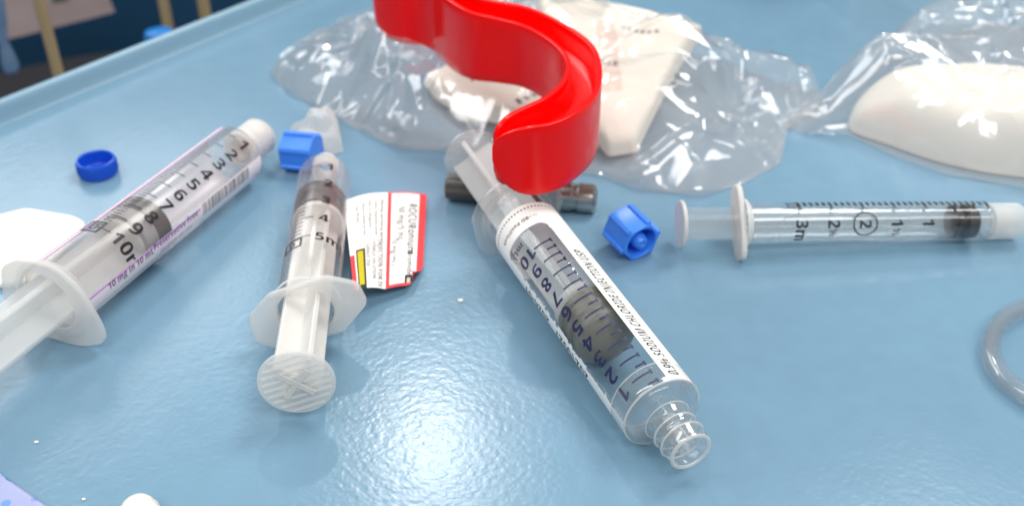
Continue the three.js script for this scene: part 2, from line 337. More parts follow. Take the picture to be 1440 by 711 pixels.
// ---------------------------------------------------------------- the five millilitre syringe with the medicine flag
{
  const A = [-44.2, 9.4, 34.8], B = [-50.3, 6.9, -38.8], R = 6.7;
  const t = thing('medium_syringe', 'syringe with its round thumb rest towards the viewer and a red edged label flag', 'syringe', A);
  aim(t, A, B);
  const len = 61;
  obj('barrel', [turned([[R - 0.3, -0.5], [R, 0], [R, len - 2], [R - 0.6, len - 0.3], [5, len + 0.6], [2.6, len + 1]], 80, 0.8)], barrelPlastic, t);
  const fl = roundedPoly([[-13.2, -4.2], [-12.4, 2], [-6, 6.6], [7, 7.2], [12.8, 3.6], [13.2, -1.8], [6, -7.3], [-8.8, -7.6]], 1.3);
  obj('finger_flange', [plate(fl, 2.0, 0.7, 6.0, 40).rotateY(-0.25).translate(0, -1.8, 0), turned([[7.7, 0.1], [7.5, 1.4], [6.75, 2.4]], 64, 0.9)], frostedPlastic, t);
  obj('luer_tip', turned([[2.7, len + 0.4], [3.4, len + 0.8], [3.5, len + 5.5], [3.1, len + 6], [2.2, len + 6], [2.1, len + 2]], 40, 0.6), milkyPlastic, t);
  const rod = 24;
  obj('plunger_rod', [rbox(10.6, 59.6, 1.3, 0.4, 0, 29.8 - rod, 0), rbox(1.3, 59.6, 10.6, 0.4, 0, 29.8 - rod + 0.04, 0), turned([[0, 34.6], [6, 34.6], [6.2, 35], [6.2, 35.9], [0, 36.2]], 48)].map((g) => g.rotateY(0.62)), milkyPlastic, t);
  const ridges = [];
  for (let i = -4; i <= 4; i++) { const w = 2 * Math.sqrt(Math.max(0, 53 - (i * 1.55) ** 2)) - 1; ridges.push(rbox(w, 0.7, 0.5, 0.2, 0, -rod - 1.25, i * 1.55)); }
  const rest = obj('thumb_rest', [turned([[0, -rod], [7.2, -rod], [7.6, -rod - 0.4], [7.6, -rod - 1.1], [7.2, -rod - 1.35], [6.8, -rod - 1.1], [0, -rod - 1.1]], 80, 0.7), ...ridges].map((g) => g.rotateY(-0.3)), frostedPlastic, t);
  obj('cross_mark', [rbox(8.4, 0.5, 1.3, 0.2, 0, -rod - 1.45, 0), rbox(1.3, 0.5, 8.4, 0.2, 0, -rod - 1.4, 0)].map((g) => g.rotateY(0.62)), milkyPlastic, rest);
  obj('stopper', turned([[0, 36.4], [5.8, 36.4], [6.2, 37], [6.2, 38.2], [5.6, 38.8], [5.6, 41.8], [6.4, 42.3], [6.4, 45.8], [5.8, 46.4], [1.5, 48], [0, 48.1]], 60, 0.5), blackRubber, t);
  const s0 = -60, s1 = 95, sx = (d) => (d - s0) / 180 * Math.PI * R;
  const st = scaleTexture({ arc: sx(s1), len: 46, y0: 14.5, ink: '#17181c', k: 24, draw(c, X, Y, k) {
    const step = 8.45, yAt = (n) => 18.9 + (5 - n) * step;
    for (let h = 0; h <= 25; h++) { const n = 5 - h / 5, major = h % 5 === 0; c.lineWidth = 0.34 * k; c.beginPath(); c.moveTo(X(sx(-46)), Y(yAt(n))); c.lineTo(X(sx(major ? 2 : -18)), Y(yAt(n))); c.stroke(); }
    c.font = `bold ${4.3 * k}px sans-serif`;
    for (let n = 4; n >= 1; n--) c.fillText(String(n), X(sx(22)), Y(yAt(n)));
    c.textAlign = 'left'; c.fillText('5mL', X(sx(8)), Y(yAt(5)));
    c.lineWidth = 0.5 * k; c.strokeRect(X(sx(-54)), Y(18.4), 4.4 * k, 3.2 * k); c.font = `bold ${2.6 * k}px sans-serif`; c.textAlign = 'center'; c.fillText('D', X(sx(-35)), Y(16.7));
  } });
  obj('scale_marking', patch(R + 0.2, s0, s1, 14.5, 60.5, 60), printMat(st), t);
  // the part of the label wound round the barrel: thin, nearly clear film
  const wrap = canvas(256, 512, (c, W, H) => { c.fillStyle = 'rgba(252,232,230,0.07)'; c.fillRect(0, 0, W, H); c.fillStyle = 'rgba(240,196,200,0.8)'; c.fillRect(W * 0.96, 0, W * 0.04, H); });
  obj('label_film', patch(R + 0.12, -90, 112, 17, 58, 80), printMat(wrap, 0.3), t);
  // flag: two pages bent along a crease, in the room's axes
  const g = new THREE.BufferGeometry(), pos = [], uv = [], idx = [], nu = 24, nv = 20;
  const near = [[-35.4, 6.8, 25.2], [-29.2, 3.4, 19.6], [-21.2, 0.7, 14.6]], far = [[-42.6, 6.8, -13.3], [-32.8, 3.2, -23.4], [-22.8, 0.8, -26.4]];
  const at = (row, u) => { const f = u < 0.5 ? 0 : 1, s = u * 2 - f; return row[f].map((x, i) => lerp(x, row[f + 1][i], s) + (i === 1 ? Math.sin(s * Math.PI) * (f ? 0.5 : 0.8) : 0)); };
  const inv = t.quaternion.clone().invert();
  for (let j = 0; j <= nv; j++) for (let i = 0; i <= nu; i++) {
    const u = i / nu, v = j / nv, a = at(near, u), b = at(far, u);
    const p = V(...a).lerp(V(...b), v);
    const cr = clamp((u + (0.14 - v) - 0.93) / 0.2); p.y += 3.4 * cr * cr; p.x -= 2.2 * cr * cr; p.z -= 1.2 * cr * cr;               // lifted near corner
    p.sub(V(...A)).applyQuaternion(inv); pos.push(p.x, p.y, p.z); uv.push(u, v);
  }
  for (let j = 0; j < nv; j++) for (let i = 0; i < nu; i++) { const a = j * (nu + 1) + i, b = a + nu + 1; idx.push(a, a + 1, b, a + 1, b + 1, b); }
  g.setAttribute('position', new THREE.Float32BufferAttribute(pos, 3)); g.setAttribute('uv', new THREE.Float32BufferAttribute(uv, 2)); g.setIndex(idx); g.computeVertexNormals();
  const under = g.clone(); under.translate(0, 0, -0.18);
  const tex = canvas(640, 1100, (c, W, H) => {
    c.fillStyle = '#fdfcf9'; c.fillRect(0, 0, W, H);
    c.fillStyle = '#e9444a'; c.fillRect(W * 0.505, 0, W * 0.05, H); c.fillRect(W * 0.91, 0, W * 0.09, H); c.fillRect(W * 0.505, H * 0.972, W * 0.5, H * 0.028); c.fillRect(W * 0.505, 0, W * 0.5, H * 0.016);
    c.fillStyle = '#22242a'; c.textBaseline = 'middle'; c.textAlign = 'left';
    const line = (x, y, s, text, weight = 'bold') => spin(c, W * x, H * y, Math.PI / 2, () => { c.font = `${weight} ${s}px sans-serif`; c.fillText(text, 0, 0); });
    line(0.83, 0.13, 96, 'ROCURonium'); line(0.82, 0.66, 66, 'Bromide'); line(0.69, 0.17, 76, '50 mg/5 mL'); line(0.61, 0.5, 60, '(10 mg/mL)');
    line(0.44, 0.08, 40, 'Warning: paralyzing agent'); line(0.365, 0.08, 36, 'Causes respiratory arrest'); line(0.29, 0.08, 36, 'Store in refrigerator'); line(0.215, 0.1, 36, 'Discard unused portion'); line(0.14, 0.12, 36, 'Exp. 60 days');
    line(0.42, 0.52, 60, 'INJECTION FOR IV USE'); line(0.33, 0.54, 46, 'STERILE SOLUTION'); line(0.25, 0.56, 46, 'SINGLE USE');
    c.fillStyle = '#2f3420'; c.fillRect(W * 0.08, H * 0.6, W * 0.13, H * 0.4); c.fillStyle = '#c9bb22'; c.fillRect(W * 0.1, H * 0.62, W * 0.08, H * 0.34);
    c.fillStyle = '#e9444a'; c.fillRect(0, H * 0.64, W * 0.06, H * 0.36);
    c.fillStyle = '#1f2422'; c.fillRect(W * 0.76, H * 0.9, W * 0.22, H * 0.075); c.fillStyle = '#c9cac4'; c.fillRect(W * 0.79, H * 0.925, W * 0.05, H * 0.05);
  });
  const flag = obj('label_flag', [g], P({ name: 'label_paper', map: tex, roughness: 0.6, specularIntensity: 0.6, side: THREE.DoubleSide }), t);
  flag.userData.label = 'white label flag with red borders and black print';
}

// ---------------------------------------------------------------- the three millilitre syringe at the right
{
  const A = [56.2, 7.0, -2.6], B = [120.1, 5.1, -6.6], R = 5;
  const t = thing('small_syringe', 'slim clear syringe with black tick marks lying crosswise right of the hexagonal cap', 'syringe', A);
  aim(t, A, B);
  const len = 62.6;
  obj('barrel', [turned([[R - 0.2, 0], [R, 0.2], [R, 9.3], [R - 0.14, 9.5], [R - 0.14, len - 1], [R - 0.5, len - 0.2], [4, len + 0.3]], 72, 0.5), turned([[4.35, 0], [4.35, len - 1], [1.8, len - 0.3]], 56, 0.8)], clearPlastic, t);
  const wing = [];
  for (let i = 0; i < 48; i++) { const a = i / 48 * Math.PI * 2, x = Math.cos(a), z = Math.sin(a); wing.push([Math.sign(x) * Math.min(Math.abs(x) * 9.6 + 0.001, 9.4), Math.sign(z) * Math.min(4.4 * Math.sqrt(Math.abs(z)), 5.3)]); }
  obj('finger_flange', [plate(wing, 1.5, 0.5, 0, 30).rotateY(0.75).translate(0, -1.3, 0), turned([[6.2, 0.1], [6.0, 1.0], [5.05, 1.8]], 56, 0.8)], milkyPlastic, t);
  obj('luer_collar', turned([[3.8, len - 0.2], [4.3, len], [4.55, len + 0.4], [4.45, len + 7.4], [4.1, len + 8], [3.2, len + 8.1], [3.0, len + 7.6], [2.9, len + 1]], 56, 0.6), frostedPlastic, t);
  obj('nozzle', turned([[1.9, len], [1.7, len + 7], [1.2, len + 7.4], [0.7, len + 7.2]], 32), frostedPlastic, t);
  obj('plunger_rod', [rbox(8.2, 68, 1.1, 0.3, 0, 19.3, 0), rbox(1.1, 68, 8.2, 0.3, 0, 19.34, 0)].map((g) => g.rotateY(0.62)), hazyPlastic, t);
  obj('thumb_rest', turned([[0, -14.4], [5.6, -14.4], [5.8, -14.6], [5.8, -15.2], [5.6, -15.4], [0, -15.4]], 60), milkyPlastic, t);
  obj('stopper', turned([[0, 53], [3.8, 53], [4.2, 53.3], [4.2, 54.1], [2.6, 54.4], [2.6, 55.8], [4.25, 56.2], [4.3, 58.4], [3.9, 58.9], [1.4, 60.2], [0, 60.3]], 56, 0.5), blackRubber, t);
  const s0 = -40, s1 = 122, sx = (d) => (d - s0) / 180 * Math.PI * R;
  const st = scaleTexture({ arc: sx(s1), len: 54, y0: 10, ink: '#15171a', k: 30, draw(c, X, Y, k) {
    const step = 15.75, yAt = (n) => 13.6 + (3 - n) * step;
    for (let h = 0; h <= 30; h++) { const n = 3 - h / 10, major = h % 5 === 0; c.lineWidth = 0.72 * k; c.beginPath(); c.moveTo(X(sx(-27)), Y(yAt(n))); c.lineTo(X(sx(major ? 20 : 3)), Y(yAt(n))); c.stroke(); }
    c.lineWidth = 0.42 * k;
    const num = (n, text, frac) => { c.textAlign = 'left'; c.font = `bold ${4.1 * k}px sans-serif`; const x = X(sx(48)), y = Y(yAt(n)), w = c.measureText(text).width; c.fillText(text, x, y); if (frac) { c.font = `bold ${2.5 * k}px sans-serif`; c.fillText('½', x + w, y); } };
    num(3, '3mL'); num(2.5, '2', 1); num(1.5, '1', 1); num(1, '1'); num(0.5, '', 1);
    c.textAlign = 'center'; c.font = `bold ${4.1 * k}px sans-serif`; c.fillText('2', X(sx(62)), Y(yAt(2))); c.lineWidth = 0.38 * k; c.beginPath(); c.arc(X(sx(62)), Y(yAt(2)), 2.9 * k, 0, Math.PI * 2); c.stroke();
    c.lineWidth = 0.4 * k; c.strokeRect(X(sx(-30)), Y(13.2), 3.4 * k, 2.4 * k); c.font = `bold ${2 * k}px sans-serif`; c.fillText('D', X(sx(-10)), Y(12.0));
  } });
  obj('scale_marking', patch(R + 0.05, s0, s1, 10, 64, 60), printMat(st), t);
}

// ---------------------------------------------------------------- blue caps
function hexCap(name, label, base, from, to, roll) {
  const t = thing(name, label, 'cap', base);
  aim(t, from, to, roll);
  const s = new THREE.Shape(), h = new THREE.Path(), R = 5.5;
  roundedPoly([...Array(6)].map((_, i) => [R * Math.cos(i * Math.PI / 3), R * Math.sin(i * Math.PI / 3)]), 0.9).forEach(([x, y], i) => (i ? s.lineTo(x, y) : s.moveTo(x, y)));
  s.closePath(); h.absarc(0, 0, 4.0, 0, Math.PI * 2); s.holes.push(h);
  const body = new THREE.ExtrudeGeometry(s, { depth: 8.6, bevelEnabled: true, bevelThickness: 0.35, bevelSize: 0.35, bevelOffset: -0.35, bevelSegments: 3, curveSegments: 36 }).rotateX(-Math.PI / 2).translate(0, -4.5, 0);
  const b = obj('cap_body', [toCreasedNormals(body, 0.6), turned([[0, -4.4], [4.1, -4.4]], 40), turned([[0, -4.82], [4.2, -4.82]], 40)], bluePlastic, t);
  const ribs = [];
  for (let i = 0; i < 6; i++) { const a = (i + 0) * Math.PI / 3; ribs.push(rbox(1.1, 8.5, 1.5, 0.4, 0, 0, 0).translate(5.35, -0.1, 0).rotateY(a)); }
  obj('grip_rib', ribs, bluePlastic, b);
  obj('plug', turned([[2.1, -4.6], [2.0, 3.2], [1.7, 4.4], [1.2, 4.9], [0.7, 4.9], [0.55, 4.6], [0, 4.5]], 36, 0.6), bluePlastic, t);
  return t;
}
hexCap('luer_cap', 'bright blue hexagonal cap with an inner plug lying right of the flush syringe', [29.3, 5.2, -1.0], [24, 5.4, -8], [31.5, 4.0, 5.4], 0.22);
hexCap('luer_cap', 'bright blue cap lying behind the tip of the syringe with the label flag', [-58.6, 5.0, -42.6], [-52, 5.2, -41], [-66, 4.8, -44.5], 0.5);
{
  const t = thing('round_cap', 'small deep blue round cap standing on the tray beside the leftmost syringe', 'cap', [-114.6, 0, -39]);
  t.rotation.set(0.03, 0.4, -0.02); t.scale.set(0.88, 0.7, 0.88);
  const g = turned([[0, 0.8], [4.4, 0.8], [4.9, 1.4], [5.05, 6.3], [5.35, 6.7], [5.7, 6.6], [5.85, 6.2], [5.95, 1.4], [5.8, 0.5], [5.3, 0.1], [0, 0.1]], 64, 0.6);
  const b = obj('cap_body', g, deepBlue, t);
  const ribs = [];
  for (let i = 0; i < 28; i++) ribs.push(rbox(0.5, 4.6, 0.36, 0.15, 5.95, 3.4, 0).rotateY(i / 28 * Math.PI * 2));
  obj('grip_rib', ribs, deepBlue, b);
}

// ---------------------------------------------------------------- grey metal rod lying under the flush syringe's plunger
{
  const A = [-17.5, 3.9, -25.6], B = [22.0, 3.9, -19.2];
  const t = thing('metal_rod', 'short dark grey metal rod with a bright ringed end lying under the flush syringe plunger', 'rod', A);
  aim(t, A, B);
  obj('shaft', turned([[0, 0], [2.2, 0], [3.2, 0.4], [3.6, 1.4], [3.7, 26], [3.5, 26.4], [3.5, 30]], 48, 0.6), greyMetal, t);
  const c = obj('end_cap', turned([[3.4, 29.8], [3.9, 30], [3.9, 33.5], [3.5, 34], [3.5, 35], [3.85, 35.4], [3.85, 39.2], [3.5, 39.8], [2.8, 40], [2.5, 39.6], [1.6, 39.5], [0, 39.5]], 48, 0.5), brightMetal, t);
  obj('bore', turned([[0, 39.62], [1.3, 39.62]], 32), P({ name: 'dark_bore', color: lin(0.03, 0.03, 0.03), roughness: 0.6 }), c);
}

// ---------------------------------------------------------------- the red clip
{
  const yT = 40.5, yB = 23, W = 1.4;
  const outer = [[-24, -80], [-18, -73.5], [-11.9, -68.2], [-7, -64.4], [3.3, -59.3], [13.8, -46.4], [19.9, -33.6], [21.1, -19.7], [18.8, -5.4], [13.2, 4.5], [8.6, 8.6], [3.8, 10.2], [-0.6, 10.2], [-4.2, 9.2]];
  const inner = [[-3.8, 8.4], [-2.6, 7.4], [1.0, 3.0], [8.2, -4.7], [12.4, -13.3], [13.6, -24.6], [10.4, -35.4], [3.2, -46.0], [-4.5, -51.3], [-10.7, -55.2], [-17.5, -65.0], [-22.5, -76], [-27, -80.4], [-33, -82], [-40.5, -88.5], [-41.4, -91.4]];
  const t = thing('red_clip', 'glossy red plastic hook shaped clip resting on the flush syringe and middle bag', 'clip', [0, 0, 0]);
  // a wall swept along a path; its ends are rounded tongues
  function wall(pts, round0, round1, low) {
    const curve = new THREE.CatmullRomCurve3(pts.map(([x, z]) => V(x, 0, z)), false, 'centripetal'), n = 150, P0 = curve.getSpacedPoints(n), L = curve.getLength();
    const pos = [], idx = [], ring = 20;
    for (let i = 0; i <= n; i++) {
      const p = P0[i], d = (i < n ? P0[i + 1] : P0[i]).clone().sub(i ? P0[i - 1] : P0[i]).normalize(), side = V(-d.z, 0, d.x);
      const s = i / n * L, e = (dist, r) => { if (!r || dist >= r) return 0; const q = 1 - dist / r; return r * (1 - Math.sqrt(Math.max(0, 1 - q * q))) * 0.98; };
      const cut = Math.min(8.3, Math.max(e(s, round0), e(L - s, round1)));
      const bot = yB - (low ? 3 * smooth(clamp((i / n - 0.45) / 0.25)) : 0) + cut, top = yT - cut * 0.62, hw = W / 2;
      for (let k = 0; k < ring; k++) {                                // rounded upright section
        const a = k / ring * Math.PI * 2, c = Math.cos(a), sn = Math.sin(a), mid = (top + bot) / 2, hh = Math.max(0.4, (top - bot) / 2);
        const x = Math.sign(c) * Math.pow(Math.abs(c), 0.5) * hw, y = Math.sign(sn) * (Math.abs(sn) > 0.01 ? hh - hw * (1 - Math.pow(Math.abs(sn), 0.5)) * 1.5 * (hh > 1 ? 1 : 0.2) : 0) ;
        const yy = Math.abs(sn) < 0.01 ? 0 : y * (Math.abs(sn) < 0.4 ? Math.abs(sn) / 0.4 : 1);
        pos.push(p.x + side.x * x, mid + yy, p.z + side.z * x);
      }
    }
    for (let i = 0; i < n; i++) for (let k = 0; k < ring; k++) { const a = i * ring + k, b = i * ring + (k + 1) % ring; idx.push(a, b, a + ring, b, b + ring, a + ring); }
    for (const i of [0, n]) for (let k = 1; k < ring - 1; k++) idx.push(i * ring, i * ring + k, i * ring + k + 1);
    const g = new THREE.BufferGeometry(); g.setAttribute('position', new THREE.Float32BufferAttribute(pos, 3)); g.setIndex(idx); g.computeVertexNormals();
    return toCreasedNormals(g, 1.0);
  }
  obj('outer_wall', wall(outer, 0, 10), redPlastic, t);
  obj('inner_wall', wall(inner, 5, 11, true), redPlastic, t);
  // channel floor between the two walls
  const co = new THREE.CatmullRomCurve3(outer.map(([x, z]) => V(x, 0, z)), false, 'centripetal').getSpacedPoints(120);
  const ci = new THREE.CatmullRomCurve3(inner.slice(0, 12).reverse().map(([x, z]) => V(x, 0, z)), false, 'centripetal').getSpacedPoints(120);
  const pos = [], idx = [], m = 8;
  for (let i = 0; i <= 120; i++) for (let k = 0; k <= m; k++) { const u = k / m, p = co[i].clone().lerp(ci[i], u), f = 2 * u - 1; pos.push(p.x, 32.6 + 2.4 * f * f * f * f, p.z); }
  for (let i = 0; i < 120; i++) for (let k = 0; k < m; k++) { const a = i * (m + 1) + k, b = a + m + 1; idx.push(a, b, a + 1, b, b + 1, a + 1); }
  const g = new THREE.BufferGeometry(); g.setAttribute('position', new THREE.Float32BufferAttribute(pos, 3)); g.setIndex(idx); g.computeVertexNormals();
  redPlastic.side = THREE.DoubleSide;
  obj('channel_floor', g, redPlastic, t);
}

// ---------------------------------------------------------------- clear bags and what is in them
function outlineAt(pts, smoothness, corner) {
  if (corner) { const c = new THREE.CurvePath(), q = roundedPoly(pts, corner, 5).map(([x, z]) => V(x, 0, z)); q.push(q[0]); for (let i = 1; i < q.length; i++) c.add(new THREE.LineCurve3(q[i - 1], q[i])); return c.getSpacedPoints(smoothness); }
  const curve = new THREE.CatmullRomCurve3(pts.map(([x, z]) => V(x, 0, z)), true, 'centripetal');
  curve.arcLengthDivisions = 800;
  return curve.getSpacedPoints(smoothness);
}
const inPoly = (pts, x, z) => { let r = false; for (let i = 0, j = pts.length - 1; i < pts.length; j = i++) { const a = pts[i], b = pts[j]; if ((a[1] > z) !== (b[1] > z) && x < (b[0] - a[0]) * (z - a[1]) / (b[1] - a[1]) + a[0]) r = !r; } return r; };
// faceted crumple: the upper envelope of tilted dishes, whose seams are creases
function crumple(x, z, cell, k, sign) {
  const gx = Math.floor(x / cell), gz = Math.floor(z / cell); let best = -1e9;
  for (let i = -1; i <= 1; i++) for (let j = -1; j <= 1; j++) {
    const a = gx + i, b = gz + j, qx = (a + hash(a, b, k)) * cell, qz = (b + hash(a, b, k + 1)) * cell, dx = (x - qx) / cell, dz = (z - qz) / cell;
    const v = (hash(a, b, k + 2) - 0.5) * 0.55 + (hash(a, b, k + 3) - 0.5) * 1.5 * dx + (hash(a, b, k + 4) - 0.5) * 1.5 * dz - 0.75 * (dx * dx + dz * dz);
    if (v > best) best = v;
  }
  return sign * best;
}
// creased film: heights at the corners of a warped triangular lattice, flat in between
function facet(x, z, cell, k) {
  const w = cell * 0.55, c = Math.cos(k), s = Math.sin(k);
  let u = (x * c - z * s + w * 2 * (noise(x / cell * 0.8, z / cell * 0.8, k) - 0.5)) / cell, v = (x * s + z * c + w * 2 * (noise(x / cell * 0.8 + 40, z / cell * 0.8, k) - 0.5)) / cell;
  v *= 1.15; u -= v * 0.5;
  const i = Math.floor(u), j = Math.floor(v), f = u - i, g = v - j, h = (a, b) => hash(i + a, j + b, k) - 0.5;
  return f + g < 1 ? h(0, 0) * (1 - f - g) + h(1, 0) * f + h(0, 1) * g : h(1, 1) * (f + g - 1) + h(1, 0) * (1 - g) + h(0, 1) * (1 - f);
}
// a blanket over an outline (star shaped about c): height(x, z, rho)
function blanket(pts, c, height, nr = 90, closed = true, bottom = 0.25, corner = 0) {
  const rim = outlineAt(pts, nr * 4, corner), nt = rim.length - 1, pos = [], uv = [], idx = [];
  const sheets = closed ? 2 : 1;
  for (let s = 0; s < sheets; s++) {
    const base = pos.length / 3;
    for (let i = 0; i <= nr; i++) for (let j = 0; j < nt; j++) {
      const rho = i / nr, x = lerp(c[0], rim[j].x, rho), z = lerp(c[1], rim[j].z, rho);
      pos.push(x, s ? (typeof bottom === 'function' ? bottom(x, z, rho) : bottom) : height(x, z, rho), z); uv.push(x / 20, z / 20);
    }
    for (let i = 0; i < nr; i++) for (let j = 0; j < nt; j++) {
      const a = base + i * nt + j, b = base + i * nt + (j + 1) % nt, d = a + nt, e = b + nt;
      if (s) idx.push(a, d, b, b, d, e); else idx.push(a, b, d, b, e, d);
    }
  }
  const g = new THREE.BufferGeometry(); g.setAttribute('position', new THREE.Float32BufferAttribute(pos, 3)); g.setAttribute('uv', new THREE.Float32BufferAttribute(uv, 2)); g.setIndex(idx); g.computeVertexNormals();
  return g;
}
// tension lines: narrow straight folds that run across a bag
function folds(n, cx, cz, sx, sz, k) {
  const list = [];
  for (let i = 0; i < n; i++) { const x = cx + (hash(i, 1, k) - 0.5) * sx, z = cz + (hash(i, 2, k) - 0.5) * sz, a = hash(i, 3, k) * 6.3, l = 8 + 26 * hash(i, 4, k); list.push([x, z, Math.cos(a), Math.sin(a), l, (hash(i, 5, k) - 0.3) * 6.5, 0.8 + 2 * hash(i, 6, k)]); }
  return (x, z) => { let h = 0; for (const [px, pz, dx, dz, l, a, w] of list) { const s = (x - px) * dx + (z - pz) * dz, d = Math.abs((z - pz) * dx - (x - px) * dz); if (d < 12 && Math.abs(s) < l) h += a * Math.exp(-d / w) * (1 - (s / l) ** 2); } return h; };
}
const foldsMid = folds(80, 10, -95, 190, 120, 301), foldsFar = folds(70, 140, -80, 110, 110, 302);
const film = P({ name: 'clear_film', color: lin(0.95, 0.955, 0.96), transmission: 0.87, thickness: 0, roughness: 0.13, ior: 1.8, side: THREE.DoubleSide });
const weave = dataTex(256, 256, (u, v) => 0.5 + 0.25 * Math.sin(u * Math.PI * 2 * 24) + 0.25 * Math.sin(v * Math.PI * 2 * 24) + 0.2 * (noise(u * 40, v * 40, 21, 40, 40) - 0.5));
const gauze = P({ name: 'gauze', color: lin(0.87, 0.83, 0.75), roughness: 0.95, bumpMap: weave, bumpScale: 0.00003 });
{
  const pc = [16, -86];
  const bag = [[-79.5, -103.3], [-77.7, -115.6], [-61.6, -147.8], [-32.7, -176], [11.1, -183.5], [32.6, -146.5], [62.5, -119], [71, -113.9], [80, -102.8], [96.9, -90.7], [96.5, -79.7], [81.9, -64.8], [75.4, -43.6], [61.8, -31.9], [50.8, -26.3], [34.5, -29.5], [24.5, -37.3], [9.0, -40.4], [-14.3, -50.5], [-32.6, -51.8], [-53.7, -71.2], [-72.1, -90.7]];
  const g = blanket(bag, [12, -88], (x, z, rho) => {
    const inside = clamp(1 - Math.hypot((x - pc[0]) / 54, (z - pc[1]) / 54) ** 4), edge = Math.pow(Math.max(0, 1 - rho ** 5), 0.8);
    const wave = 30 * facet(x * 0.6 + z * 0.2, z, 24, 60) + 17 * facet(x, z * 0.5 - x * 0.2, 13, 71) + 3 * facet(x * 0.7, z, 7, 83) + foldsMid(x, z);
    return 0.35 + edge * Math.max(0.1, 12 + 13 * inside + wave * (1 - 0.45 * inside)) + (1 - edge) * Math.max(0, 1.1 * Math.sin((x + z) * 0.35) + 0.6);
  }, 190, true, (x, z, rho) => 0.3 + Math.max(0, 9 * facet(x, z * 0.7, 17, 141) + 3 * facet(x, z, 8, 142) + 0.6) * Math.max(0, 1 - rho ** 8) * clamp(Math.hypot((x - pc[0]) / 50, (z - pc[1]) / 50) * 3 - 2.2), 1.5);
  tag(obj('clear_bag', g, film), 'crumpled clear plastic bag holding a cream pack, under the red clip', 'bag', undefined);
  const marks = canvas(1024, 1024, (c, W, H) => {
    c.fillStyle = '#f1e8da'; c.fillRect(0, 0, W, H);
    c.fillStyle = 'rgba(222,160,140,0.35)'; c.fillRect(W * 0.6, H * 0.3, W * 0.06, H * 0.4);
    c.fillStyle = '#2e2b2a';
    const scribble = (x, y, n, s, a) => spin(c, x * W, y * H, a, () => { for (let i = 0; i < n; i++) { c.fillRect(i * s * 0.75, -s * (0.3 + 0.5 * rnd()), s * (0.2 + 0.25 * rnd()), s * (0.5 + 0.6 * rnd())); c.fillRect(i * s * 0.75, -s * 0.1, s * 0.55, s * 0.18); } });
    scribble(0.68, 0.36, 6, 30, 0.3); scribble(0.6, 0.56, 3, 28, 0.4); scribble(0.33, 0.62, 4, 38, -0.35); scribble(0.34, 0.78, 5, 36, -0.4); scribble(0.2, 0.6, 4, 30, -0.2);
  });
  const paper = P({ name: 'cream_paper', map: marks, roughness: 0.7 });
  function packet(pts, c, lift, h, k, label, tilt) {
    const q = blanket(pts, c, (x, z, rho) => lift + tilt(x, z) + h * Math.pow(Math.max(0, 1 - rho ** 26), 0.5) + (3.4 * facet(x * 0.5, z, 22, k) + 2.2 * facet(x, z, 10, k + 3)) * (1 - rho ** 12), 70, true, 0.4, 1.2);
    const u = q.attributes.uv, p = q.attributes.position;
    for (let i = 0; i < p.count; i++) { if (i >= p.count / 2) p.setY(i, Math.max(0.4, lift + tilt(p.getX(i), p.getZ(i)) - 0.3)); u.setXY(i, (p.getX(i) + 32) / 98, (-p.getZ(i) - 40) / 98); }
    q.computeVertexNormals();
    return tag(obj('paper_packet', q, paper), label, 'packet', 'packets in the middle bag');
  }
  packet([[-28, -93], [-8, -112], [17, -96], [21, -70], [12, -52], [-4, -60], [-16, -70], [-24, -82]], [-3, -80], 2, 4.5, 401, 'cream paper packet in the middle bag, showing below the arch of the red clip', (x, z) => Math.max(0, (x + 22) * 0.14));
  packet([[8, -140], [16, -138], [62, -108], [50, -84], [35, -46], [27, -44], [14, -72]], [30, -88], 2.5, 5, 405, 'cream paper packet in the middle bag, right of the red clip', (x, z) => clamp((-z - 44) * 0.16, 0, 9));
}
{
  const bag = [[80, -65.7], [86, -73.7], [96.3, -81.4], [101, -88], [116.5, -108], [137, -126.8], [175, -146.5], [215, -126.8], [226.6, -79.7], [190, -19], [161.3, -21.7], [138.8, -30.6], [119.9, -38], [109, -47.6], [98.6, -61.1], [87, -61.1]];
  const pad = [[100.6, -62.8], [101.5, -70.3], [108.8, -80], [126, -84], [147.9, -84], [169, -80], [178.3, -60.5], [166.3, -28.6], [145, -34.8], [131, -38.8], [118.8, -45.5], [108.4, -55]];
  const pad3 = blanket(pad, [138, -60], (x, z, rho) => 0.5 + 14.5 * Math.pow(Math.max(0, 1 - Math.pow(rho, 4.5)), 0.55) + (5 * facet(x * 0.6, z, 26, 90) + 2.4 * facet(x, z * 0.6, 11, 93) + 3.5 * (noise(x / 24, z / 24, 41) - 0.3)) * (1 - rho ** 5), 80);
  tag(obj('gauze_pad', pad3, gauze), 'thick creamy white folded gauze pad inside the clear bag at the far right', 'gauze pad');
  const g = blanket(bag, [140, -66], (x, z, rho) => {
    const inside = clamp(1 - Math.hypot((x - 138) / 50, (z + 60) / 40) ** 4), edge = Math.pow(Math.max(0, 1 - rho ** 6), 0.8), tail = clamp((x - 82) / 26);
    const wave = 28 * facet(x * 0.6 - z * 0.2, z, 24, 100) + 15 * facet(x, z * 0.5 + x * 0.2, 13, 112) + 3 * facet(x * 0.7, z, 7, 125) + foldsFar(x, z);
    return 0.35 + edge * Math.max(0.1, (14 + 10 * inside + wave * (1 - 0.5 * inside)) * (0.35 + 0.65 * tail)) + (1 - edge) * Math.max(0, Math.sin((x - z) * 0.3) * 1.1 + 0.5);
  }, 190, true, (x, z, rho) => 0.3 + Math.max(0, 8 * facet(x, z * 0.7, 17, 151) + 3 * facet(x, z, 8, 152) + 0.4) * Math.max(0, 1 - rho ** 8) * clamp(Math.hypot((x - 138) / 46, (z + 56) / 30) * 3 - 2.2), 1.5);
  tag(obj('clear_bag', g, film), 'clear plastic bag with twisted corner wrapped over a white gauze pad at far right', 'bag');
}

